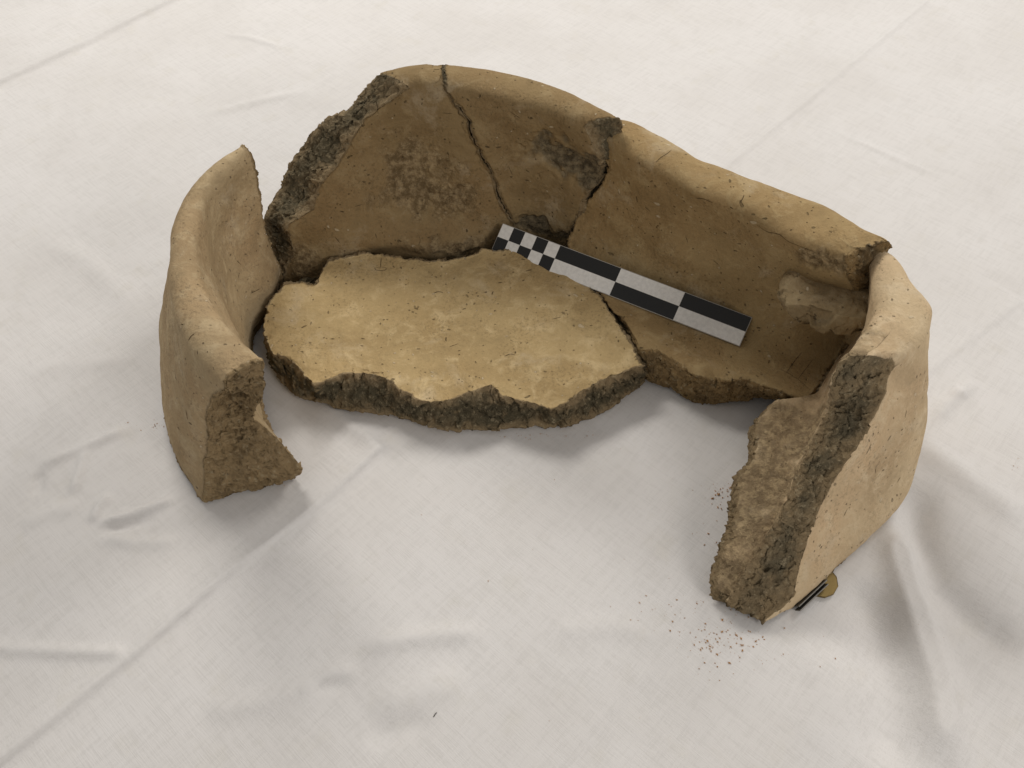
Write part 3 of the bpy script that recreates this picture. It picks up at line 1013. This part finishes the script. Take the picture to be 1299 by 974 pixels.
def prism(name, n, r, t, mat, rot=0.0, bevel=.00025, rim=None):
    bm = bmesh.new()
    ring = [(r * math.cos(2 * math.pi * q / n + rot), r * math.sin(2 * math.pi * q / n + rot)) for q in range(n)]
    lo = [bm.verts.new((x, y, 0)) for x, y in ring]
    hi = [bm.verts.new((x, y, t)) for x, y in ring]
    bm.faces.new(lo[::-1])
    top = bm.faces.new(hi)
    for q in range(n):
        bm.faces.new((lo[q], lo[(q + 1) % n], hi[(q + 1) % n], hi[q]))
    if rim:
        bmesh.ops.inset_region(bm, faces=[top], thickness=rim, depth=0)
        bmesh.ops.inset_region(bm, faces=[top], thickness=.0002, depth=-.0003)
    me = bpy.data.meshes.new(name)
    bm.to_mesh(me)
    bm.free()
    me.materials.append(mat)
    o = bpy.data.objects.new(name, me)
    COL.objects.link(o)
    return o


coin = prism('coin', 11, .0108, .0019, BRASS, .2, rim=.0009)
coin.location = px(1040, 736.5, .0005)
tag(coin, 'worn brass coin with a many-sided edge lying under the corner sherd', 'coin')

# ------------------------------------------------------------------ crumbs of clay
def crumbs():
    rng = np.random.default_rng(4)
    V, Fc = [], []
    base = np.array([(1, 0, 0), (-1, 0, 0), (0, 1, 0), (0, -1, 0), (0, 0, 1), (0, 0, -1)], float)
    tri = np.array([(0, 2, 4), (2, 1, 4), (1, 3, 4), (3, 0, 4), (2, 0, 5), (1, 2, 5), (3, 1, 5), (0, 3, 5)])
    spots = [(915, 815, 26, 14, 110, .0005), (905, 790, 34, 14, 60, .0004), (868, 770, 40, 14, 40, .00035), (920, 622, 12, 6, 36, .0006), (912, 632, 8, 12, 20, .0004),
             (685, 552, 26, 3, 45, .0004), (640, 600, 60, 30, 14, .0003), (197, 540, 10, 6, 24, .0004), (905, 672, 10, 10, 10, .0004), (930, 830, 60, 35, 50, .0003),
             (860, 690, 90, 60, 18, .00028), (1289, 592, 4, 8, 14, .0003), (650, 480, 500, 380, 40, .0003)]
    n = 0
    for x, y, sx, sy, cnt, r in spots:
        for q in range(cnt):
            p = px(x + rng.normal() * sx, y + rng.normal() * sy, .0)
            s = r * (0.28 + rng.random() ** 3 * 1.0)
            A = base * s * (0.7 + .6 * rng.random((6, 1)))
            A[:, 0] *= 1 + rng.random()
            a = rng.random() * 6.28
            R = np.array([[math.cos(a), -math.sin(a), 0], [math.sin(a), math.cos(a), 0], [0, 0, 1]])
            V.append(A @ R.T + p)
            Fc.append(tri + n)
            n += 6
    V = np.concatenate(V).reshape(-1, 6, 3)
    return V, np.concatenate(Fc)


CRUMB = plain('clay_crumb', (.48, .26, .11), .95, 0, .1)
Vc, Fc_ = crumbs()
# rest them on the cloth
Cx = V_[:, :2]
from mathutils.bvhtree import BVHTree
dep = cloth.data
bvh = BVHTree.FromPolygons([tuple(p) for p in V_], [tuple(q) for q in Q_])
for k_ in range(len(Vc)):
    p = Vc[k_].mean(0)
    hit = bvh.ray_cast((p[0], p[1], .05), (0, 0, -1), 1)
    zc = hit[0].z if hit[0] else 0
    Vc[k_, :, 2] += zc - Vc[k_, :, 2].min() - .0001
cr = mesh_obj('clay_crumbs', Vc.reshape(-1, 3), Fc_, CRUMB, None, False)
tag(cr, 'scattered brown clay crumbs fallen on the cloth', 'crumbs', kind='stuff')


def cloth_z(x, y):
    hit = bvh.ray_cast((x, y, .05), (0, 0, -1), 1)
    return hit[0].z if hit[0] else 0.0


coin.location.z = cloth_z(coin.location.x, coin.location.y) + .0001
# two thin steel plates wedged between coin and sherd
a0, a1 = px(1014, 770, .0042), px(1050, 736, .0052)
lx = a1 - a0
ln = np.linalg.norm(lx)
lx = lx / ln
ly = np.array([-.10, .55, -.82])
ly -= lx * (lx @ ly)
ly /= np.linalg.norm(ly)
lz = np.cross(lx, ly)
for k_ in range(2):
    o = bar_box('metal_plate', 0, ln, 0, .005, 0, .0007, STEEL, None, .0001)
    p0 = a0 - lz * (.0024 * k_) - lx * (.0012 * k_) + np.array([0, 0, .0006 * k_])
    o.matrix_world = Matrix(((lx[0], ly[0], lz[0], p0[0]), (lx[1], ly[1], lz[1], p0[1]), (lx[2], ly[2], lz[2], p0[2]), (0, 0, 0, 1)))
    tag(o, ('thin grey metal plate standing on edge beside the brass coin', 'thin grey metal plate on edge against the foot of the corner sherd')[k_], 'metal plate', 'thin plates propping the sherd')
# a dark thread lying on the cloth
t0 = px(552, 906, 0)
th = [t0 + np.array([.0016 * q - .0008, .0022 * q - .0012 + .0004 * math.sin(3 * q), 0]) for q in (0, .33, .66, 1)]
bmV, bmF = [], []
for q, p in enumerate(th):
    for w in range(4):
        a = w * math.pi / 2
        bmV.append(p + np.array([math.cos(a) * .00025, 0, math.sin(a) * .00025 + cloth_z(p[0], p[1]) + .0002]))
    if q:
        for w in range(4):
            bmF.append((4 * (q - 1) + w, 4 * (q - 1) + (w + 1) % 4, 4 * q + (w + 1) % 4, 4 * q + w))
tag(mesh_obj('thread', bmV, bmF, plain('dark_thread', (.05, .04, .035), .9)), 'short dark thread lying alone on the white cloth', 'thread')
